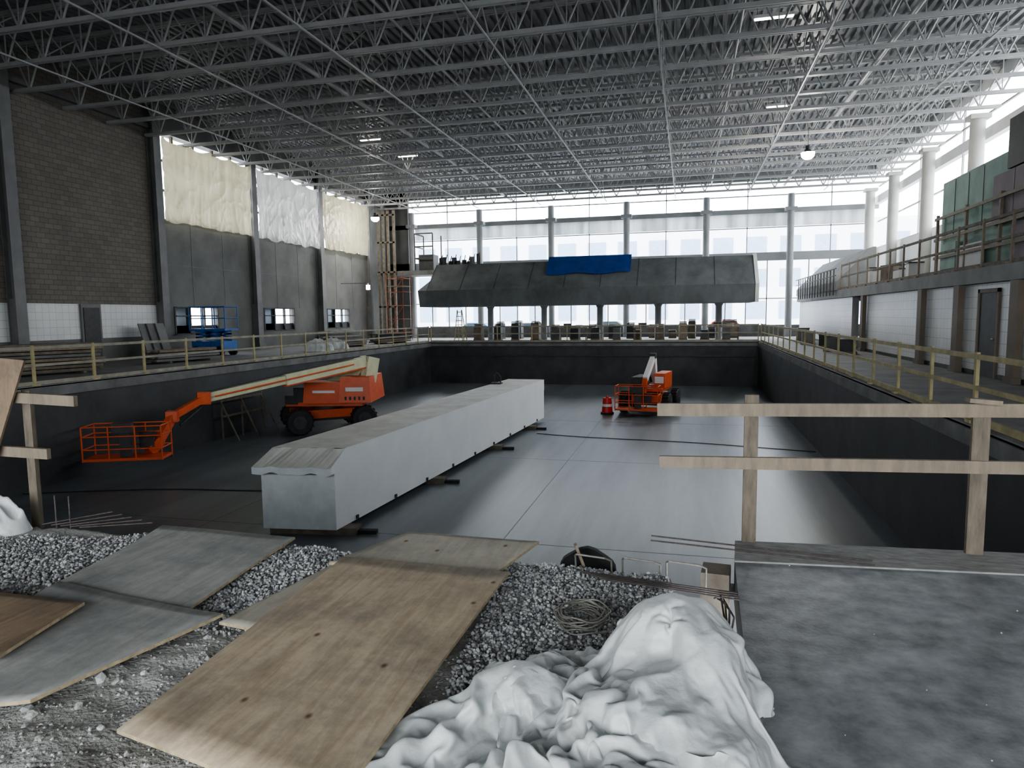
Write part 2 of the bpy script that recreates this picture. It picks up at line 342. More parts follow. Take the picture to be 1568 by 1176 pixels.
ply('plywood_sheet',[(-2.27,2.19),(-1.17,1.95),(-1.12,4.23),(-2.32,4.23)],.055,M_ply1,.02)
ply('plywood_sheet',[(-2.42,4.2),(-1.25,4.17),(-1.05,4.84),(-2.14,4.95)],.02,M_ply2,.02,tilt=lambda u,v:.05*u*v)
ply('plywood_sheet',[(-2.60,3.26),(-2.33,3.22),(-2.1,4.28),(-2.40,4.3)],.0,M_ply2,.01)
ply('plywood_sheet',[(-3.93,3.17),(-2.90,3.30),(-3.0,4.70),(-4.25,4.70)],.01,M_ply3,.03)
ply('plywood_sheet',[(-3.6,1.9),(-2.85,2.3),(-2.60,3.30),(-3.95,3.45)],.04,M_ply3,.03)
ply('plywood_sheet',[(-4.6,2.2),(-3.28,2.5),(-3.42,3.14),(-4.6,3.15)],.085,M_ply4,.01)
ply('plywood_sheet',[(-5.2,1.5),(-3.75,1.9),(-4.05,3.1),(-5.3,3.0)],.03,M_ply3,.02)

def heap(name,blobs,x0,x1,y0,y1,n,amp,seed,base=0.0):
    b=MB(); vs=[];fs=[];H=[]
    m=int(n*(y1-y0)/(x1-x0))
    for j in range(m+1):
        for i in range(n+1):
            x=x0+(x1-x0)*i/n; y=y0+(y1-y0)*j/m
            wx=.10*noise.noise(Vector((x*2.2,y*2.2,seed))); wy=.10*noise.noise(Vector((x*2.2,y*2.2,seed+9)))
            X=x+wx*1.3; Y=y+wy*1.3; h=0
            for (cx,cy,rx,ry,hh,a) in blobs:
                dx=X-cx;dy=Y-cy; ca,sa=math.cos(a),math.sin(a); u=(dx*ca+dy*sa)/rx; v=(-dx*sa+dy*ca)/ry
                d=u*u+v*v
                g=hh*max(0,1-d)**.62 if d<1 else 0
                h=max(h,g)+.25*min(h,g)
            if h>0:
                q=Vector((X*3.1,Y*3.1,seed)); r1=1-2*abs(noise.noise(q)); r2=1-2*abs(noise.noise(q*2.3))
                k=min(1,h/.08); h+=amp*k*max(0,r1)**3+amp*.5*k*max(0,r2)**2-amp*.4*k
            H.append(h); vs.append((x+wx*.5,y+wy*.5,base+max(h,.0)-.01))
    for j in range(m):
        for i in range(n):
            a=j*(n+1)+i; q=(a,a+1,a+n+2,a+n+1)
            if max(H[k] for k in q)>.004: fs.append(q)
    b.add(vs,fs,M_weave,True); return b.make(name)
heap('plastic_sheet_bundle',[(-5.68,4.45,.24,.2,.24,.3),(-5.92,4.25,.34,.22,.17,.3)],-6.5,-5.3,3.8,4.69,130,.10,12.0,-.03)

b=MB()
for k in range(10):
    r=.14+random.uniform(-.03,.015); cx,cy=-.56+random.uniform(-.02,.02),3.74+random.uniform(-.02,.02); z=.0+k*.009
    b.tube([(cx+r*math.cos(t*math.pi/14),cy+r*math.sin(t*math.pi/14),z+.01*math.sin(t*.9+k)) for t in range(29)],.005,M_wire,5)
b.make('wire_coil')
b=MB()
for x in (-.75,-.42,-.12):
    b.tube([(x,4.72,-.15),(x,4.66,.06),(x+.02,4.6,.09),(x+.22,4.56,.09),(x+.26,4.6,.06),(x+.26,4.66,-.15)],.007,M_wire)
for k in range(4): b.tube([(-.7+k*.06,4.45-.06*k,.03+.01*k),(.33,4.42-.06*k,-.02+.01*k)],.005,M_rebar)
for k in range(2): b.tube([(-.25,5.1+.08*k,.06+.01*k),(1.25,4.98+.06*k,.03+.01*k)],.006,M_rebar)
for k in range(4): b.tube([(.2+.02*k,4.74,-.2),(.22+.02*k,4.3-.1*k,.0),(.25,3.95,-.15)],.006,M_rebar)
b.make('rebar_bundle')
b=MB()
for k in range(5): b.tube([(-5.4+.1*k,4.6,.0),(-4.9+.15*k,4.85-.05*k,.07)],.006,M_rebar)
for x in (-5.3,-5.15): b.tube([(x,4.65,-.1),(x,4.65,.25)],.007,M_rebar)
b.make('rebar_bundle')
b=MB()
for j in range(12):
    t0,t1=math.pi*j/12,math.pi*(j+1)/12
    f_=lambda t,s:(-.68+.2*s*math.cos(t),4.80,-.1+.17*s*math.sin(t)+.01*math.sin(t*5))
    b.beam(f_(t0,1),f_(t1,1),.012,.02,M_black,up=Vector((0,1,0)))
    b.add([f_(t0,1),f_(t1,1),(f_(t1,.3)[0],4.9,-.12),(f_(t0,.3)[0],4.9,-.12)],[(0,1,2,3)],M_black)
b.beam((-.70,4.74,-.05),(-.76,4.72,.12),.05,.02,M_lumber); b.make('rubber_hose_scrap')
b=MB(); b.beam((.12,4.92,-.2),(.31,4.90,-.2),.22,.3,M_lumberd); b.make('formwork_block')

# ------------------------------------------------------------------ timber guard rails (near)
b=MB()
b.box(.42,.52,5.36,5.40,.0,1.14,M_post); b.box(1.95,2.06,5.42,5.46,.0,1.12,M_post); b.box(3.6,3.7,5.5,5.54,.0,1.12,M_post)
b.beam((-.22,5.33,1.02),(5.0,5.55,1.09),.04,.095,M_lumber); b.beam((-.20,5.33,.615),(5.0,5.55,.69),.04,.09,M_lumber)
b.beam((1.9,5.40,1.125),(2.1,5.40,1.11),.1,.03,M_lumber)
b.make('timber_guardrail')
b=MB()
b.box(-5.68,-5.59,4.74,4.78,-.1,1.15,M_post); b.beam((-5.72,4.70,1.09),(-5.05,4.70,1.07),.04,.09,M_lumber); b.beam((-6.6,4.70,.62),(-5.38,4.70,.6),.04,.09,M_lumber)
b.make('timber_guardrail')
b=MB(); b.hexa([(-6.15,4.60,-.02),(-7.6,4.58,-.02),(-7.6,4.60,-.02),(-6.15,4.62,-.02),(-5.50,4.64,1.42),(-7.3,4.64,1.55),(-7.3,4.66,1.55),(-5.50,4.66,1.42)],M_ply4); b.make('leaning_plywood_board')

def railing(name,p,q,sp,m,mp,h=1.07,w=.08,base=.0):
    b=MB(); p=Vector(p);q=Vector(q); L=(q-p).length; n=max(1,round(L/sp))
    for k in range(n+1):
        a=p.lerp(q,k/n); b.beam(a+Vector((0,0,-base)),a+Vector((0,0,h+.03)),.05,w,mp)
        b.beam(a+Vector((0,0,0)),a+Vector((0,0,.05)),.2,.2,mp)
    for z,hh in ((h,.08),(h*.55,.07),(.1,.11)): b.beam(p+Vector((0,0,z-.04)),q+Vector((0,0,z-.04)),.045,hh,m)
    return b.make(name)
railing('pool_guardrail',(XL-.12,5,0),(XL-.12,YF,0),1.95,M_railg,M_rail)
railing('pool_guardrail',(XR+.15,8,0),(XR+.15,YF,0),2.0,M_rail,M_rail)
railing('pool_guardrail',(XL,YF+.15,0),(XR,YF+.15,0),2.3,M_railg,M_rail)

# ------------------------------------------------------------------ movable bulkhead
b=MB()
nl,nr,fr,fl=Vector((-8.62,12.35,0)),Vector((-7.03,12.55,0)),Vector((-5.98,28.8,0)),Vector((-7.55,28.85,0))
Z=lambda v,z:Vector((v.x,v.y,z))
dirv=(fr-nr).normalized(); side=(nr-nl).normalized()
bz,tz,lz=-2.65,-1.0,-1.4
vs=[Z(nl,bz),Z(nr,bz),Z(fr,bz),Z(fl,bz),Z(nl,lz),Z(nr,lz),Z(fr,lz),Z(fl,lz)]
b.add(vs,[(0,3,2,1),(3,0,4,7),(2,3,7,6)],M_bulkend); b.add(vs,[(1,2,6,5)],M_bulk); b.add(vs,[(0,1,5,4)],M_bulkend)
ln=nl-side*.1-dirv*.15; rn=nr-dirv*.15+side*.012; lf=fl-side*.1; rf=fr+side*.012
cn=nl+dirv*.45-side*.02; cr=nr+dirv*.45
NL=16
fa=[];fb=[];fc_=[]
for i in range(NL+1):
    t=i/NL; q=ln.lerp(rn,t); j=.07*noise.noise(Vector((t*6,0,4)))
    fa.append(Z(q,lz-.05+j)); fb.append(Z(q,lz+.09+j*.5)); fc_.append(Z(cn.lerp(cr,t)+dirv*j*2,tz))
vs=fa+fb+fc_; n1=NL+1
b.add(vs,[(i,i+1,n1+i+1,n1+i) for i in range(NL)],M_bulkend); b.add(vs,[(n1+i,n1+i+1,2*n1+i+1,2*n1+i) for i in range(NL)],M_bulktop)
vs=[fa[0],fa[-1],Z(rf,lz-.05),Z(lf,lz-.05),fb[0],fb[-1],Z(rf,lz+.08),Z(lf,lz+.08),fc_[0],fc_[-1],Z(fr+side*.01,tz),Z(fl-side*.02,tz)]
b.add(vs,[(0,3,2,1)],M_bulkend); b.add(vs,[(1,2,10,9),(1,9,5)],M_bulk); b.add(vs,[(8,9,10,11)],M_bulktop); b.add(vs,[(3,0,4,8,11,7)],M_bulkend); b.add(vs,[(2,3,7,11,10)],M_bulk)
for k in range(9):
    t=.05+k*.11; p=nr.lerp(fr,t); b.obox((p.x+.01,p.y,bz+.06),(.05,.08,.08),0,M_dark)
b.make('pool_bulkhead')
b=MB()
for t in (.30,.86,.02,.6):
    p=nr.lerp(fr,t); q=nl.lerp(fl,t); b.beam(Z(q,-2.725),Z(p+side*.3,-2.725),.35,.15,M_lumberd); b.beam(Z(p+side*.1,-2.76),Z(p+side*.7,-2.76),.14,.08,M_black)
b.make('timber_cribbing')
b=MB(); p=fl.lerp(nl,.13)
b.obox((p.x+.2,p.y,tz+.03),(.4,.3,.06),0,M_dark); b.tube([(p.x+.1,p.y,tz+.05),(p.x+.1,p.y,tz+.35),(p.x+.2,p.y,tz+.45),(p.x+.35,p.y,tz+.3),(p.x+.35,p.y,tz+.05)],.03,M_dark,8)
b.make('lifting_shackle')
def cable(pts,r=.012):
    cu=bpy.data.curves.new('power_cable','CURVE'); cu.dimensions='3D'; cu.bevel_depth=r; sp=cu.splines.new('NURBS'); sp.points.add(len(pts)-1); sp.use_endpoint_u=True
    for i,p in enumerate(pts): sp.points[i].co=(*p,1)
    cu.materials.append(M_black); o=bpy.data.objects.new('power_cable',cu); C.objects.link(o)
cable([(-17,14,-2.785),(-15.5,14.6,-2.785),(-13,15.6,-2.785),(-11,15.4,-2.785),(-8.8,16.2,-2.785)])
cable([(-5.6,25.6,-2.785),(-4.5,25.2,-2.785),(-2,24.9,-2.785),(.5,24.8,-2.785),(3,24.0,-2.785),(4.1,23.8,-2.785)])

# ------------------------------------------------------------------ boom lift
def basket(b,o,a,w=2.3,d=.9,h=1.1,m=M_orange):
    R=Matrix.Rotation(a,3,'Z'); o=Vector(o); P=lambda x,y,z:o+R@Vector((x,y,z))
    b.obox(o+Vector((0,0,.04)),(w,d,.08),a,m)
    for z in (.35,.72,h):
        c=[P(-w/2,-d/2,z),P(w/2,-d/2,z),P(w/2,d/2,z),P(-w/2,d/2,z)]
        for i in range(4): b.cyl(c[i],c[(i+1)%4],.022,m,8)
    for x in (-w/2,-w/6,w/6,w/2):
        for y in (-d/2,d/2): b.cyl(P(x,y,0),P(x,y,h),.024,m,8)
    b.obox(P(0,-d/2+.1,.95),(.55,.22,.3),a,M_dark); b.obox(P(w*.2,d/2-.1,.5),(.4,.15,.45),a,M_dark); b.obox(P(.05,-d/2+.14,.45),(.3,.12,.7),a,M_dark)
    return P
b=MB()
ca=math.radians(38); R=Matrix.Rotation(ca,3,'Z'); o=Vector((-14.3,25.2,-2.8)); P=lambda x,y,z:o+R@Vector((x,y,z))
b.obox(P(0,0,.72),(2.9,1.3,.34),ca,M_orange); b.obox(P(0,0,.55),(2.2,.8,.25),ca,M_dark)
for x in (-1.25,1.25):
    b.cyl(P(x,-1.05,.5),P(x,1.05,.5),.12,M_dark,10); b.obox(P(x,0,.6),(.35,1.6,.25),ca,M_orange)
    for y in (-1.08,1.08): b.wheel(P(x,y,.52),R@Vector((0,1,0)),.52,.4,M_black,M_dark)
b.cyl(P(0,0,.85),P(0,0,1.05),.62,M_dark,20)
ta=math.radians(12); T=Matrix.Rotation(ta,3,'Z'); Q=lambda x,y,z:o+T@Vector((x,y,z))
b.obox(Q(.1,0,1.12),(3.1,1.6,.16),ta,M_orange)
def taper(c,sx,sy,sz,k,m):
    pts=[]
    for z,f in ((-sz/2,1),(sz/2,k)):
        for x,y in ((-1,-1),(1,-1),(1,1),(-1,1)): pts.append(Q(c[0]+x*sx/2*f,c[1]+y*sy/2*(f+.1),c[2]+z))
    b.hexa(pts,m)
taper((1.45,0,1.72),1.3,2.2,1.0,.88,M_orange); taper((.2,-.75,1.6),1.7,.6,.85,.92,M_orange); taper((-.1,.75,1.55),1.9,.6,.75,.9,M_orange)
b.obox(Q(1.45,-1.19,1.75),(.7,.03,.16),ta,M_white); b.obox(Q(.2,-1.09,1.65),(.9,.03,.1),ta,M_white); b.obox(Q(-.9,-.6,1.5),(.4,.5,.6),ta,M_dark); b.obox(Q(-1.2,-.7,1.3),(.5,.3,.35),ta,M_dark)
for k in range(5): b.obox(Q(1.1+.18*k,-1.2,1.4),(.08,.02,.14),ta,M_dark)
bt=Vector((-12.6,25.2,-.02)); tip=Vector((-15.25,19.0,-.80))
b.beam(Q(-.9,0,1.35),Q(1.0,0,2.35),.32,.32,M_cream); b.beam(Q(1.1,0,2.1),bt+Vector((.05,.1,.1)),.36,.42,M_cream)
b.beam(bt+Vector((.2,.3,.16)),bt+Vector((.1,.1,-.8)),.34,.55,M_cream)
mid=bt.lerp(tip,.55)
b.beam(bt,mid,.3,.4,M_cream); b.beam(bt+Vector((0,0,-.23)),mid+Vector((0,0,-.22)),.24,.06,M_orange)
b.beam(bt.lerp(tip,.08)+Vector((0,0,.24)),tip+Vector((0,0,.18)),.06,.05,M_dark)
b.beam(mid,tip,.22,.3,M_cream); b.beam(bt.lerp(tip,.1)+Vector((.19,-.1,.02)),bt.lerp(tip,.95)+Vector((.14,-.12,.0)),.03,.05,M_orange)
b.obox(tip,(.4,.3,.4),math.radians(44),M_orange)
j1=Vector((-15.55,17.9,-1.25)); j2=Vector((-15.45,17.2,-1.86))
b.beam(tip,j1,.18,.22,M_orange); b.cyl(tip+Vector((0,0,-.22)),j1+Vector((.1,.2,-.3)),.045,M_dark,8)
b.obox(j1,(.34,.3,.34),.5,M_orange); b.beam(j1,j2,.18,.28,M_orange); b.beam(j2,j2+Vector((-.1,-.35,-.3)),.3,.3,M_orange)
basket(b,(-15.85,16.4,-2.28),math.radians(22),2.15,.8,1.0)
b.make('boom_lift',.01)
b=MB(); b.beam((-16.6,19,-2.8),(-16.6,19,-1.2),.04,.04,M_lumberd); 
for z in (-1.3,-1.9): b.beam((-16.9,22,z),(-16.9,24.5,z),.04,.08,M_lumberd)
for y in (22,23.2,24.5): b.beam((-16.9,y,-2.8),(-16.9,y,-1.2),.05,.05,M_lumberd); b.beam((-16.2,y,-2.8),(-16.9,y,-1.4),.05,.05,M_lumberd)
b.make('timber_brace')

b=MB(); o=Vector((-1.7,33.0,-2.8)); ca=math.radians(80); R=Matrix.Rotation(ca,3,'Z'); P=lambda x,y,z:o+R@Vector((x,y,z))
b.obox(P(0,0,.65),(2.4,1.2,.3),ca,M_orange)
for x in (-.95,.95):
    b.cyl(P(x,-1.0,.45),P(x,1.0,.45),.1,M_dark,10)
    for y in (-1.0,1.0): b.wheel(P(x,y,.48),R@Vector((0,1,0)),.48,.34,M_black,M_dark)
b.cyl(P(0,0,.8),P(0,0,1.0),.5,M_dark,18); b.obox(P(.2,0,1.05),(2.2,1.5,.14),ca,M_orange)
b.obox(P(.3,-.55,1.45),(1.7,.5,.7),ca,M_orange); b.obox(P(.3,.55,1.35),(1.7,.5,.5),ca,M_dark); b.obox(P(-.6,-.55,1.5),(.06,.4,.3),ca,M_white)
b.beam(P(.9,0,1.2),P(.6,0,2.5),.26,.35,M_white); b.beam(P(.6,0,2.5),P(-1.0,0,1.55),.22,.26,M_white); b.beam(P(-1.0,0,1.55),P(-1.4,0,.8),.2,.24,M_orange)
b.cyl(P(.7,.1,1.3),P(-.3,.05,1.95),.05,M_dark,8)
b.obox(P(.55,0,2.55),(.3,.3,.25),ca,M_dark)
basket(b,(-2.15,31.1,-2.55),math.radians(-6),1.9,.8,1.1)
b.make('boom_lift',.01)
b=MB(); b.cyl((-3.55,31.4,-2.8),(-3.55,31.4,-2.72),.3,M_black,20); b.cyl((-3.55,31.4,-2.72),(-3.55,31.4,-2.45),.25,M_red,20,.23); b.cyl((-3.55,31.4,-2.45),(-3.55,31.4,-2.33),.23,M_white,20,.22); b.cyl((-3.55,31.4,-2.33),(-3.55,31.4,-2.05),.22,M_red,20,.19); b.cyl((-3.55,31.4,-2.05),(-3.55,31.4,-1.98),.07,M_red,10); b.make('traffic_drum')

# ------------------------------------------------------------------ building shell
cols=[5.6,13.0,20.4,27.8,35.2,42.6,50.0]
b=MB(); x0,x1=WL-.35,WL
b.box(x0,x1,YB,27.8,2.45,ZR,M_block); b.box(x0,x1,YB,27.8,1.0,2.45,M_tile); b.box(x0,x1,YB,27.8,0,1.0,M_plaster)
for ya,yb in ((27.8,35.2),(35.2,42.6),(42.6,50.0)):
    b.box(x0,x1,ya,yb,2.4,6.6,M_plaster); b.box(x0,x1,ya,yb,10.6,ZR,M_plaster); b.box(x0,x1,ya,yb,0,1.0,M_plaster)
    wa,wb=ya+1.0,yb-3.2
    b.box(x0,x1,ya,wa,1.0,2.4,M_plaster); b.box(x0,x1,wb,yb,1.0,2.4,M_plaster)
    for z in (4.4,): b.box(x1,x1+.015,ya+.3,yb-.3,z,z+.03,M_coll)
    for t in (.33,.66): b.box(x1,x1+.015,ya+(yb-ya)*t-.015,ya+(yb-ya)*t+.015,2.4,6.5,M_coll)
b.box(x0,x1,50,WF,0,ZR,M_plaster)
b.make('wall_left')
b=MB(); b.box(WL+.01,WL+.1,23.3,24.3,0,2.45,M_coll); b.box(WL+.1,WL+.13,23.4,24.2,0,2.3,M_dark); b.make('door_1')
for y in cols:
    b=MB(); b.box(WL+.02,WL+.06,y-.22,y+.22,0,ZR-.3,M_coll); b.box(WL+.06,WL+.38,y-.03,y+.03,0,ZR-.3,M_coll); b.box(WL+.36,WL+.42,y-.22,y+.22,0,ZR-.3,M_coll); b.box(WL+.01,WL+.5,y-.3,y+.3,0,.3,M_coll); b.box(WL+.05,WL+.37,y-.19,y+.19,0,2.6,M_coll); b.make('steel_column')
b=MB(); b.box(WL+.01,WL+.2,YB,WF,10.6,10.8,M_coll); b.make('trim_1')
k=1
for ya,yb in ((27.8,35.2),(35.2,42.6),(42.6,50.0)):
    wa,wb=ya+1.0,yb-3.2; b=MB()
    for y in (wa,(wa*2+wb)/3,(wa+2*wb)/3,wb): b.box(WL-.1,WL+.03,y-.05,y+.05,1.0,2.4,M_dark)
    for z in (1.0,1.9,2.34): b.box(WL-.1,WL+.03,wa,wb,z,z+.06,M_dark)
    b.box(WL-.12,WL-.1,wa,(wa*2+wb)/3,1.0,2.4,M_glass); b.box(WL-.12,WL-.1,wa,wb,1.0,1.45,M_dark)
    b.make('window_%d'%k); k+=1
def sheet(name,ya,yb,z0,z1,m,seed):
    ny_,nz_=170,90; vs=[];fs=[]
    for j in range(nz_+1):
        for i in range(ny_+1):
            s=i/ny_; y=ya+(yb-ya)*s; z=z0+(z1-z0)*j/nz_
            rg=lambda a,c,q:(max(0,1-2.4*abs(noise.noise(Vector((y*a+z*c,z*.5-y*c*.5,seed+q))))))
            # thin film: taut panels with sharp creases hanging from the top fixings
            d=.05*noise.noise(Vector((y*.7,z*.25,seed)))+.07*rg(1.5,.25,4)**2+.06*rg(.9,-.7,7)**3+.05*rg(1.0,.8,11)**3+.03*rg(3.5,.1,15)**2
            z+= (.16*noise.noise(Vector((y*1.2,seed,0)))-.05)*(1-j/nz_) + (-.18*abs(math.sin(s*math.pi*4)))*(j/nz_)
            vs.append((WL+.3+d,y,z))
    for j in range(nz_):
        for i in range(ny_): a=j*(ny_+1)+i; fs.append((a,a+1,a+ny_+2,a+ny_+1))
    b=MB(); b.add(vs,fs,m,True)
    return b.make(name)
sheet('poly_sheeting',28.15,34.9,6.5,10.35,M_tarpY,1); sheet('poly_sheeting',35.5,42.3,6.45,10.35,M_tarpW,2); sheet('poly_sheeting',42.9,49.7,6.55,10.35,M_tarpY,3)
b=MB()
for ya,yb in ((27.8,35.2),(35.2,42.6),(42.6,50.0)):
    for q in range(1,5): y=ya+(yb-ya)*q/5; b.box(WL-.1,WL+.02,y-.06,y+.06,6.6,10.6,M_lumberd)
    for z in (7.9,9.3): b.box(WL-.1,WL+.02,ya,yb,z,z+.1,M_lumberd)
b.make('trim_2')

# far wall
fc=[-22.1+5.83*i for i in range(7)]
b=MB(); y0,y1=WF,WF+.3
b.box(WL,WR+.3,y0,y1,-.3,.85,M_conc); b.box(WL,WR+.3,y0,y1,5.55,6.15,M_col); b.box(WL,WR+.3,y0,y1,8.95,9.3,M_col); b.box(WL,WR+.3,y0,y1,11.3,ZR,M_col)
b.box(WL-.35,-22.6,y0,y1,.85,ZR,M_plaster)
b.make('wall_far')
for x in fc[:-1]:
    b=MB(); b.cyl((x,WF-.5,0),(x,WF-.5,10.2),.24,M_col,18); b.box(x-.4,x+.4,WF-.8,WF-.2,9.0,9.25,M_col); b.make('round_column')
k=4
for i in range(6):
    b=MB(); xa,xb=fc[i],fc[i+1]
    if i==5: xb=WR
    for t in (0,.25,.5,.75): b.box(xa+(xb-xa)*t-.035,xa+(xb-xa)*t+.035,WF+.05,WF+.15,.85,5.55,M_col)
    for t in (.5,): b.box(xa+(xb-xa)*t-.03,xa+(xb-xa)*t+.03,WF+.05,WF+.15,6.15,11.3,M_col)
    for z in (2.75,7.9,10.2): b.box(xa,xb,WF+.05,WF+.14,z,z+.07,M_col)
    b.box(xa+.1,xb-.1,WF+.0,WF+.012,8.0,8.95,M_shade)
    b.make('window_%d'%k); k+=1
# right wall
b=MB(); x0,x1=WR,WR+.3
b.box(x0,x1,YB,WF,-.3,6.1,M_white); b.box(x0,x1,YB,WF,9.2,9.7,M_white); b.box(x0,x1,YB,WF,11.4,ZR,M_white); b.box(x0,x1,YB,16,6.1,11.4,M_plaster)
b.make('wall_right')
rc=[16.1,22.4,28.7,35.0,41.3,47.6,53.3]
for y in rc:
    b=MB(); b.cyl((WR-.45,y,2.86),(WR-.45,y,10.2),.3,M_beige,18); b.box(WR-.85,WR-.05,y-.35,y+.35,10.0,10.2,M_beige); b.make('round_column')
for i in range(6):
    b=MB(); ya,yb=rc[i],rc[i+1]
    b.box(WR+.05,WR+.14,(ya+yb)/2-.035,(ya+yb)/2+.035,6.1,11.4,M_beige)
    for z in (6.1,7.9,10.3): b.box(WR+.05,WR+.14,ya,yb,z,z+.07,M_beige)
    b.make('window_%d'%k); k+=1
b=MB(); b.box(7.6,7.9,5.5,33.5,0,2.44,M_tile); b.box(7.6,7.9,36,WF-2,0,2.44,M_tile)
b.make('wall_right_lower')
b=MB(); b.box(7.55,7.599,5.5,19.7,0,.12,M_dark); b.box(7.55,7.599,21.2,WF-2,0,.12,M_dark); b.make('baseboard_right')
for y in (12,18.6,22.2,25.4,33.2): b=MB(); b.box(7.38,7.54,y-.2,y+.2,0,2.44,M_brown); b.box(7.34,7.54,y-.25,y+.25,0,.15,M_brown); b.make('square_column')
b=MB(); b.box(7.57,7.59,19.9,21.0,0,2.2,M_dark); b.box(7.54,7.59,19.8,19.9,0,2.3,M_brown); b.box(7.54,7.59,21.0,21.1,0,2.3,M_brown); b.box(7.54,7.59,19.8,21.1,2.2,2.3,M_brown); b.cyl((7.54,20.0,1.0),(7.54,20.12,1.0),.02,M_wire,6); b.make('door_2')
b=MB(); b.box(7.57,7.59,16.0,17.6,.3,1.0,M_dark); b.box(7.55,7.59,15.9,17.7,.25,.3,M_col); b.box(7.55,7.59,15.9,17.7,1.0,1.05,M_col); b.box(7.55,7.59,16.75,16.85,.3,1.0,M_col); b.make('window_%d'%k); k+=1
b=MB(); b.box(7.4,WR-.02,5.5,52.0,2.45,2.85,M_mezz); b.make('mezzanine_slab')
b=MB(); b.extr([(7.35,2.86),(7.35,3.3),(9.0,5.0),(9.15,5.0),(9.15,2.86)],'y',38.5,52.0,M_mezz); b.make('sloped_parapet')
railing('mezzanine_guardrail',(7.55,14,2.86),(7.55,38.4,2.86),1.8,M_lumberd,M_lumber,1.25,base=0)
b=MB()
for y in [39+.9*i for i in range(14)]: b.beam((7.3,y,2.6),(7.3,y,3.95),.05,.05,M_dark)
b.beam((7.3,38.5,3.95),(7.3,52,3.95),.05,.05,M_dark); b.beam((7.3,38.5,3.6),(7.3,52,3.6),.04,.04,M_dark); b.make('parapet_handrail')
b=MB()
b.box(9.0,9.15,18,28.8,2.86,6.35,M_green); b.box(8.9,9.0,15,24.2,4.3,5.75,M_purple); b.box(8.9,9.0,15,23.3,5.8,7.2,M_black); b.box(8.88,9.0,14,22.8,2.86,4.2,M_purple)
for y in (18.5,21,23.4,26,28.7): b.box(8.8,8.88,y-.05,y+.05,2.86,5.2,M_lumber)
for z in (3.6,4.25,5.0): b.box(8.76,8.8,16,28.8,z,z+.1,M_lumber)
b.box(8.82,8.9,24.6,26.4,3.0,3.9,M_beige); b.box(8.82,8.9,26.8,28.2,3.2,4.1,M_green)
for y in (19.2,20.4,21.6,22.8,25.2,26.4,27.6): b.box(8.89 if y<24 else 8.985,8.9 if y<24 else 9.0,y-.015,y+.015,4.3 if y<24 else 4.3,5.75 if y<24 else 6.3,M_dark)
b.make('sheathing_partition')
for y in (30,31.5,33,34.6,36):
    b=MB(); h=random.uniform(.3,.8); mm=random.choice((M_dark,M_lumberd,M_beige)); a=random.uniform(-.3,.3)
    b.obox((8.5,y,2.94),(.6,1.0,.12),a,M_lumberd); b.obox((8.5,y,3.0+h/2),(.5,.9,h),a,mm); b.obox((8.5,y,3.03+h),(.54,.94,.05),a,M_dark); b.make('storage_crate')
for x,y in ((6.4,31.0),(6.2,33.0),(6.6,36.5),(6.3,40.0),(6.5,43.0)):
    b=MB(); h=random.uniform(.35,.7); a=random.uniform(-.3,.3); mm=random.choice((M_dark,M_lumberd,M_conc))
    b.obox((x,y,.06),(.7,1.0,.12),a,M_lumberd); b.obox((x,y,.12+h/2),(.6,.9,h),a,mm); b.obox((x,y,.15+h),(.64,.94,.05),a,M_dark); b.make('storage_crate')

# far mezzanine (seating underside)
b=MB()
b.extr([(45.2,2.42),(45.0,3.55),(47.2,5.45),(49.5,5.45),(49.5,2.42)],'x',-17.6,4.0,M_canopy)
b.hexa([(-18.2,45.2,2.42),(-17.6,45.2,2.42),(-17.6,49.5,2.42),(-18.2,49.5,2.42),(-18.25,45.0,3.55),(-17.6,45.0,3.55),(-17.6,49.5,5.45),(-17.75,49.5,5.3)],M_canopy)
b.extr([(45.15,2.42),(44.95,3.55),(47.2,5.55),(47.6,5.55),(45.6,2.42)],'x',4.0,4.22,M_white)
for x in [-17.6+2.4*i for i in range(10)]: b.beam((x,44.99,3.55),(x,47.19,5.46),.02,.01,M_dark)
b.make('seating_balcony')
for x in (-14,-10,-6,-2,2): b=MB(); b.cyl((x,48.5,0),(x,48.5,2.41),.22,M_col,16); b.cyl((x,48.5,2.25),(x,48.5,2.41),.22,M_col,16,.3); b.make('round_column')
b=MB(); vs=[];fs=[]
for j in range(9):
    for i in range(41):
        x=-9.35+5.65*i/40; t=j/8; y=46.0+t*1.22; z=4.5+t*1.25; vs.append((x,y-.12-.03*noise.noise(Vector((x*2,z*2,0))),z-(.06*math.sin(i*.3) if j==0 else 0)))
for j in range(8):
    for i in range(40): a=j*41+i; fs.append((a,a+1,a+42,a+41))
b.add(vs,fs,M_blue,True); b.make('blue_tarp')
b=MB()
for i in range(9):
    x=-17.6+.35*i; h=random.uniform(.2,.8); b.obox((x,47.8+random.random()*.5,5.46+h/2),(.25,.3,h),random.random(),M_dark); b.beam((x,47.9,5.46),(x+.2,47.9,6.0+h*.4),.05,.05,M_dark)
b.make('tool_pile')
b=MB(); b.box(WL+.55,-18.9,50.6,WF-.85,5.0,5.35,M_conc); b.make('corner_landing')
b=MB()
for x in (-23.6,-23.2,-22.8,-22.3): b.box(x-.08,x+.08,50.3,50.5,0,10.0,M_lumberd)
for z in (2.5,5.2,7.5,9.6): b.box(-23.7,-22.2,50.3,50.5,z,z+.12,M_lumberd)
b.make('timber_stud_wall')
b=MB()
for x in (-21.6,-20.3):
    for y in (47.2,48.8): b.cyl((x,y,0),(x,y,5.0),.025,M_rust,8)
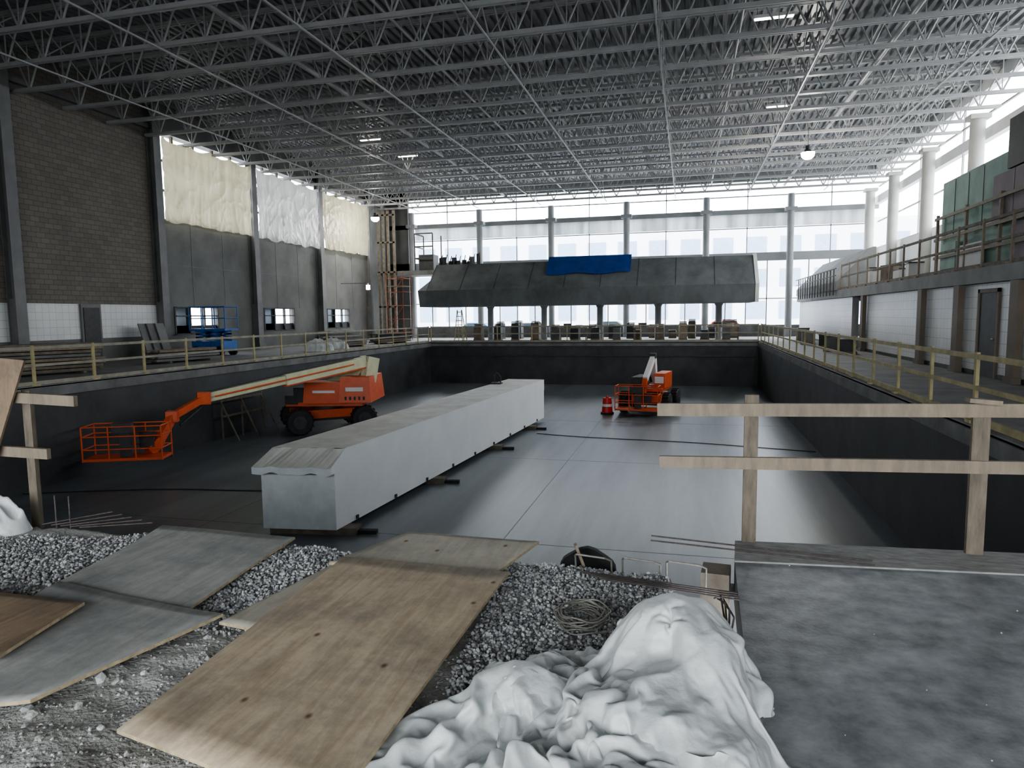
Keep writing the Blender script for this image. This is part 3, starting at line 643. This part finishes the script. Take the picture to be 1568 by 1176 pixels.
for z in (.6,1.6,2.6,3.6,4.6):
    b.cyl((-21.6,47.2,z),(-20.3,47.2,z),.018,M_rust,6); b.cyl((-21.6,48.8,z),(-20.3,48.8,z),.018,M_rust,6); b.cyl((-21.6,47.2,z),(-21.6,48.8,z),.018,M_rust,6); b.cyl((-20.3,47.2,z),(-20.3,48.8,z),.018,M_rust,6)
for z in (.6,2.6): b.cyl((-21.6,47.2,z),(-20.3,47.2,z+2),.018,M_rust,6)
b.box(-21.6,-20.3,47.2,48.8,4.0,4.06,M_lumberd)
b.make('scaffold_tower')
b=MB()
for x in (-20.8,-19.3): 
    for y in (50.9,52.8): b.cyl((x,y,5.36),(x,y,8.2),.05,M_dark,8)
for z in (6.3,7.2,8.2):
    b.beam((-20.8,50.9,z),(-19.3,50.9,z),.06,.1,M_dark); b.beam((-20.8,50.9,z),(-20.8,52.8,z),.06,.1,M_dark)
b.obox((-20,51.8,6.0),(1.2,1.2,1.2),0,M_dark)
b.make('ductwork_frame')
b=MB()
for dx in (-.3,.3): b.beam((-15.6+dx,45.8,0),(-15.6+dx*.5,46.1,2.2),.04,.07,M_rail); b.beam((-15.6+dx,46.8,0),(-15.6+dx*.5,46.15,2.2),.04,.05,M_rail)
for i in range(7): z=.3*i+.25; b.beam((-15.6-.3+.02*i,45.8+.04*i,z),(-15.6+.3-.02*i,45.8+.04*i,z),.03,.05,M_rail)
b.make('step_ladder')
for i in range(26):
    x=-14.6+i*.71+random.uniform(-.1,.1); y=random.uniform(50.2,51.6) if i%2 else 47.1+random.random()*.5; w=random.uniform(.5,.62); h=random.uniform(.3,1.1); m=random.choice((M_dark,M_lumberd,M_lumber,M_conc,M_dark,M_coll))
    b=MB(); a=random.uniform(-.1,.1); b.obox((x,y,.06),(w,.7,.12),a,M_lumberd); b.obox((x,y,.12+h/2),(w*.94,.62,h),a,m)
    for q in range(3): b.obox((x,y,h+.15+.06*q),(w*.9,.5,.05),random.uniform(-.2,.2),random.choice((M_lumber,M_dark)))
    b.make('material_pallet')
for x in (-8.5,-3.5,1.2):
    b=MB(); b.box(x,x+2.0,45.6,46.4,.85,.93,M_lumber)
    for xx in (x+.1,x+1.9):
        for yy in (45.7,46.3): b.beam((xx,yy,0),(xx,yy,.85),.06,.06,M_lumberd)
    b.obox((x+.6,46,1.05),(.5,.4,.25),.2,M_dark); b.obox((x+1.4,46,1.0),(.4,.3,.15),-.3,M_beige)
    b.make('work_bench')
def lumberstack(name,cx,cy,ang,n,mats):
    b=MB()
    for l in range(n):
        for j in range(5): b.obox((cx+(j-2)*.2*math.cos(ang+1.57)+random.uniform(-.05,.05),cy+(j-2)*.2*math.sin(ang+1.57),.13+l*.12),(random.uniform(2.8,3.4),.17,.09),ang+random.uniform(-.02,.02),random.choice(mats))
    for t in (-1,1): b.obox((cx+t*math.cos(ang),cy+t*math.sin(ang),.04),(.1,1.1,.08),ang,M_lumberd)
    return b.make(name)
lumberstack('lumber_stack',-20.5,18.0,1.2,8,(M_lumber,M_lumberd,M_conc)); lumberstack('lumber_stack',-20.6,24.5,1.4,4,(M_lumber,M_conc,M_coll)); lumberstack('lumber_stack',-20.0,37.5,1.4,5,(M_lumber,M_conc)); lumberstack('lumber_stack',-22.5,41.5,1.4,7,(M_lumberd,M_conc)); lumberstack('lumber_stack',-19.5,43,1.3,5,(M_lumber,M_dark))
b=MB(); ox,oy=-22.4,28.9
b.box(ox-.9,ox+.9,oy-.5,oy+.5,.25,.7,M_bluep)
for x in (-.65,.65):
    for y in (-.5,.5): b.wheel((ox+x,oy+y,.22),(0,1,0),.22,.14,M_black,M_dark)
for q in range(3):
    for y in (-.35,.35): b.beam((ox-.75,oy+y,.72+.16*q),(ox+.75,oy+y,.88+.16*q),.05,.07,M_bluep); b.beam((ox+.75,oy+y,.72+.16*q),(ox-.75,oy+y,.88+.16*q),.05,.07,M_bluep)
b.box(ox-1,ox+1,oy-.5,oy+.5,1.2,1.3,M_bluep)
for z in (1.8,2.35):
    for y in (-.48,.48): b.cyl((ox-1,oy+y,z),(ox+1,oy+y,z),.025,M_bluep,8)
    for x in (-1,1): b.cyl((ox+x,oy-.48,z),(ox+x,oy+.48,z),.025,M_bluep,8)
for x in (-1,-.3,.3,1):
    for y in (-.48,.48): b.cyl((ox+x,oy+y,1.3),(ox+x,oy+y,2.35),.025,M_bluep,8)
b.make('scissor_lift')
b=MB()
for i,(y,m) in enumerate(((25.6,M_coll),(26.0,M_conc),(26.4,M_coll))):
    x=-23.3+.1*i; b.hexa([(x,y,0),(x+.05,y,0),(x+.05,y+.5,0),(x,y+.5,0),(x-.5,y,1.6),(x-.45,y,1.6),(x-.45,y+.5,1.6),(x-.5,y+.5,1.6)],m)
b.make('leaning_panels')
for cx,cy in ((-19.2,32.8),(-19.5,35.0)):
    heap('sand_bag_pile',[(cx,cy,.6,.5,.6,.2),(cx+.5,cy+.3,.4,.4,.45,.2)],cx-.9,cx+1.1,cy-.8,cy+.9,50,.12,5.0)

# ------------------------------------------------------------------ roof
b=MB(); prof=[]; x=WL-.35; pitch=.32
while x<WR+.3: prof+=[(x,ZR),(x+.12,ZR),(x+.16,ZR+.09),(x+.28,ZR+.09)]; x+=pitch
vs=[(x,YB,z) for x,z in prof]+[(x,WF+.3,z) for x,z in prof]; n=len(prof)
b.add(vs,[(i,i+1,n+i+1,n+i) for i in range(n-1)],M_roofdeck); b.box(WL-.35,WR+.3,YB,WF+.3,ZR+.12,ZR+.3,M_dark); b.make('ceiling')
def truss(y,me=[None]):
    if me[0] is None:
        b=MB(); zb,zt=10.25,11.88; X0,X1=WL+.1,WR-.02; np_=24; dx=(X1-X0)/np_
        for z in (zb,zt):
            for s in (-.06,.06): b.beam((X0,s,z),(X1,s,z),.06,.12,M_steel)
        for i in range(np_):
            xa=X0+i*dx; xm=xa+dx/2
            b.cyl((xa,0,zt),(xm,0,zb),.036,M_steel,5); b.cyl((xm,0,zb),(xa+dx,0,zt),.036,M_steel,5)
            b.beam((xm,0,zb),(xm,0,zt),.035,.035,M_steel)
        o=b.make('roof_truss'); me[0]=o.data
    else: o=bpy.data.objects.new('roof_truss',me[0]); C.objects.link(o)
    o.location.y=y
ys=[6.0+2.15*i for i in range(22)]
for y in ys: truss(y)
b=MB()
for x in (-21,-16,-11,-6,-1,4,9):
    b.beam((x,5,10.15),(x,52.5,10.15),.05,.05,M_steel)
    for ya,yb in zip(ys[:-1],ys[1:]): b.cyl((x,ya,10.25),(x,yb,11.88),.026,M_steel,5); b.cyl((x,ya,11.88),(x,yb,10.25),.026,M_steel,5)
b.make('truss_bridging')
b=MB()
for x in (-13.5,6.5): b.cyl((x,5,10.75),(x,53,10.75),.09,M_steel,10)
b.cyl((-9,14,10.9),(-9,53,10.9),.045,M_steel,8); b.cyl((1.5,10,10.9),(1.5,53,10.9),.045,M_steel,8)
b.make('sprinkler_pipes')
def highbay(x,y,z,p):
    b=MB(); b.cyl((x,y,z+.35),(x,y,10.2),.012,M_dark,6); b.cyl((x,y,z+.2),(x,y,z+.4),.1,M_dark,14); b.cyl((x,y,z+.08),(x,y,z+.2),.3,M_dark,20,.12)
    b.cyl((x,y,z-.08),(x,y,z+.08),.28,M_lamp,20,.3); b.cyl((x,y,z-.2),(x,y,z-.08),.15,M_lamp,20,.28); b.make('high_bay_light')
    l=bpy.data.lights.new('high_bay_lamp','POINT'); l.energy=p; l.shadow_soft_size=.2; l.color=(1,.96,.88); lo=bpy.data.objects.new('high_bay_lamp',l); lo.location=(x,y,z-.45); C.objects.link(lo)
highbay(5.27,35,9.0,500); highbay(-22.0,46.5,8.85,300); 
b=MB(); b.cyl((-21.8,44.6,3.7),(-21.8,44.6,4.0),.13,M_lamp,12); b.cyl((-21.8,44.6,4.0),(-21.8,44.6,4.2),.05,M_dark,8); b.beam((-21.8,44.6,4.15),(-23.9,44.6,4.15),.03,.03,M_dark); b.make('work_light')
for x,y in ((-16.2,34),(3.9,34),(2.5,24),(-15.8,38)):
    b=MB(); b.box(x-.6,x+.6,y-.08,y+.08,11.0,11.1,M_white); b.box(x-.57,x+.57,y-.06,y+.06,10.97,11.0,M_lamps)
    for s in (-.5,.5): b.cyl((x+s,y,11.1),(x+s,y,11.95),.008,M_dark,5)
    b.make('linear_light')
# ------------------------------------------------------------------ outside
b=MB(); b.box(-90,90,WF+.4,140,-.6,-.35,M_asph); b.box(WR+.4,90,-40,WF+.4,-.6,-.35,M_asph); b.box(-90,WL-.4,-40,WF+.4,-.6,-.35,M_asph); b.make('ground_outside')
b=MB(); b.box(-50,30,92,100,-.35,13,M_facade)
for i in range(20):
    for z in (1,5,9): b.box(-49+i*4,-46.6+i*4,91.9,92,z,z+2.2,M_fglass)
b.make('neighbouring_building')
def car(x,y,m):
    b=MB(); b.extr([(x-2.2,-.05),(x-2.2,.5),(x-1.4,.62),(x-.8,1.12),(x+.8,1.12),(x+1.5,.62),(x+2.2,.5),(x+2.2,-.05)],'y',y-.9,y+.9,m)
    b.extr([(x-1.25,.64),(x-.75,1.05),(x+.75,1.05),(x+1.3,.64)],'y',y-.92,y+.92,M_glass)
    for dx in (-1.35,1.35):
        for dy in (-.85,.85): b.wheel((x+dx,y+dy,-.02),(0,1,0),.32,.2,M_black,M_col)
    b.make('parked_car',.03)
car(-14.5,62,M_white); car(-7,63,M_dark); car(-19.5,63,M_bluep); car(3,62,M_red)
b=MB(); b.box(WL,WR,YB-.3,YB,6.0,ZR,M_plaster); b.box(WL,-14,YB-.3,YB,-.3,6,M_plaster); b.box(8,WR,YB-.3,YB,-.3,6,M_plaster); b.make('wall_back')
b=MB(); b.box(WL,XL,-8,3,-.3,-.08,M_conc); b.box(XL,-10,-8,5,-.35,-.08,M_conc); b.box(-10,.4,-8,-1.9,-.35,-.1,M_conc); b.box(.4,WR,-8,-1.9,-.35,0,M_conc); b.box(-90,90,-60,-8.3,-.6,-.35,M_asph); b.make('floor_entry')

# ------------------------------------------------------------------ light
w=bpy.data.worlds.new('World'); bpy.context.scene.world=w; w.use_nodes=True
bg=w.node_tree.nodes['Background']; bg.inputs[0].default_value=(.88,.94,1,1); bg.inputs[1].default_value=8.8
def portal(c,sx,sy,rot):
    l=bpy.data.lights.new('window_portal','AREA'); l.shape='RECTANGLE'; l.size=sx; l.size_y=sy; l.cycles.is_portal=True
    o=bpy.data.objects.new('window_portal',l); o.location=c; o.rotation_euler=rot; C.objects.link(o)
portal((-5,WF+.6,6.0),36,11,(math.radians(-90),0,0))
portal((WR+.6,35,8.8),5.4,38,(0,math.radians(90),0))
portal((-3,YB-.5,3),22,6.2,(math.radians(90),0,0))
portal((WL-.6,39,8.5),4,22,(0,math.radians(-90),0))
# ------------------------------------------------------------------ camera
cd=bpy.data.cameras.new('camera'); cd.sensor_width=36; cd.lens=1050/1568*36; cd.clip_end=500; cd.clip_start=.05
co=bpy.data.objects.new('camera',cd); C.objects.link(co)
co.matrix_world=Matrix.Translation((0,0,1.75))@Matrix.Rotation(math.radians(14.4),4,'Z')@Matrix.Rotation(math.radians(90-5.69),4,'X')@Matrix.Rotation(math.radians(-0.7),4,'Z')
bpy.context.scene.camera=co
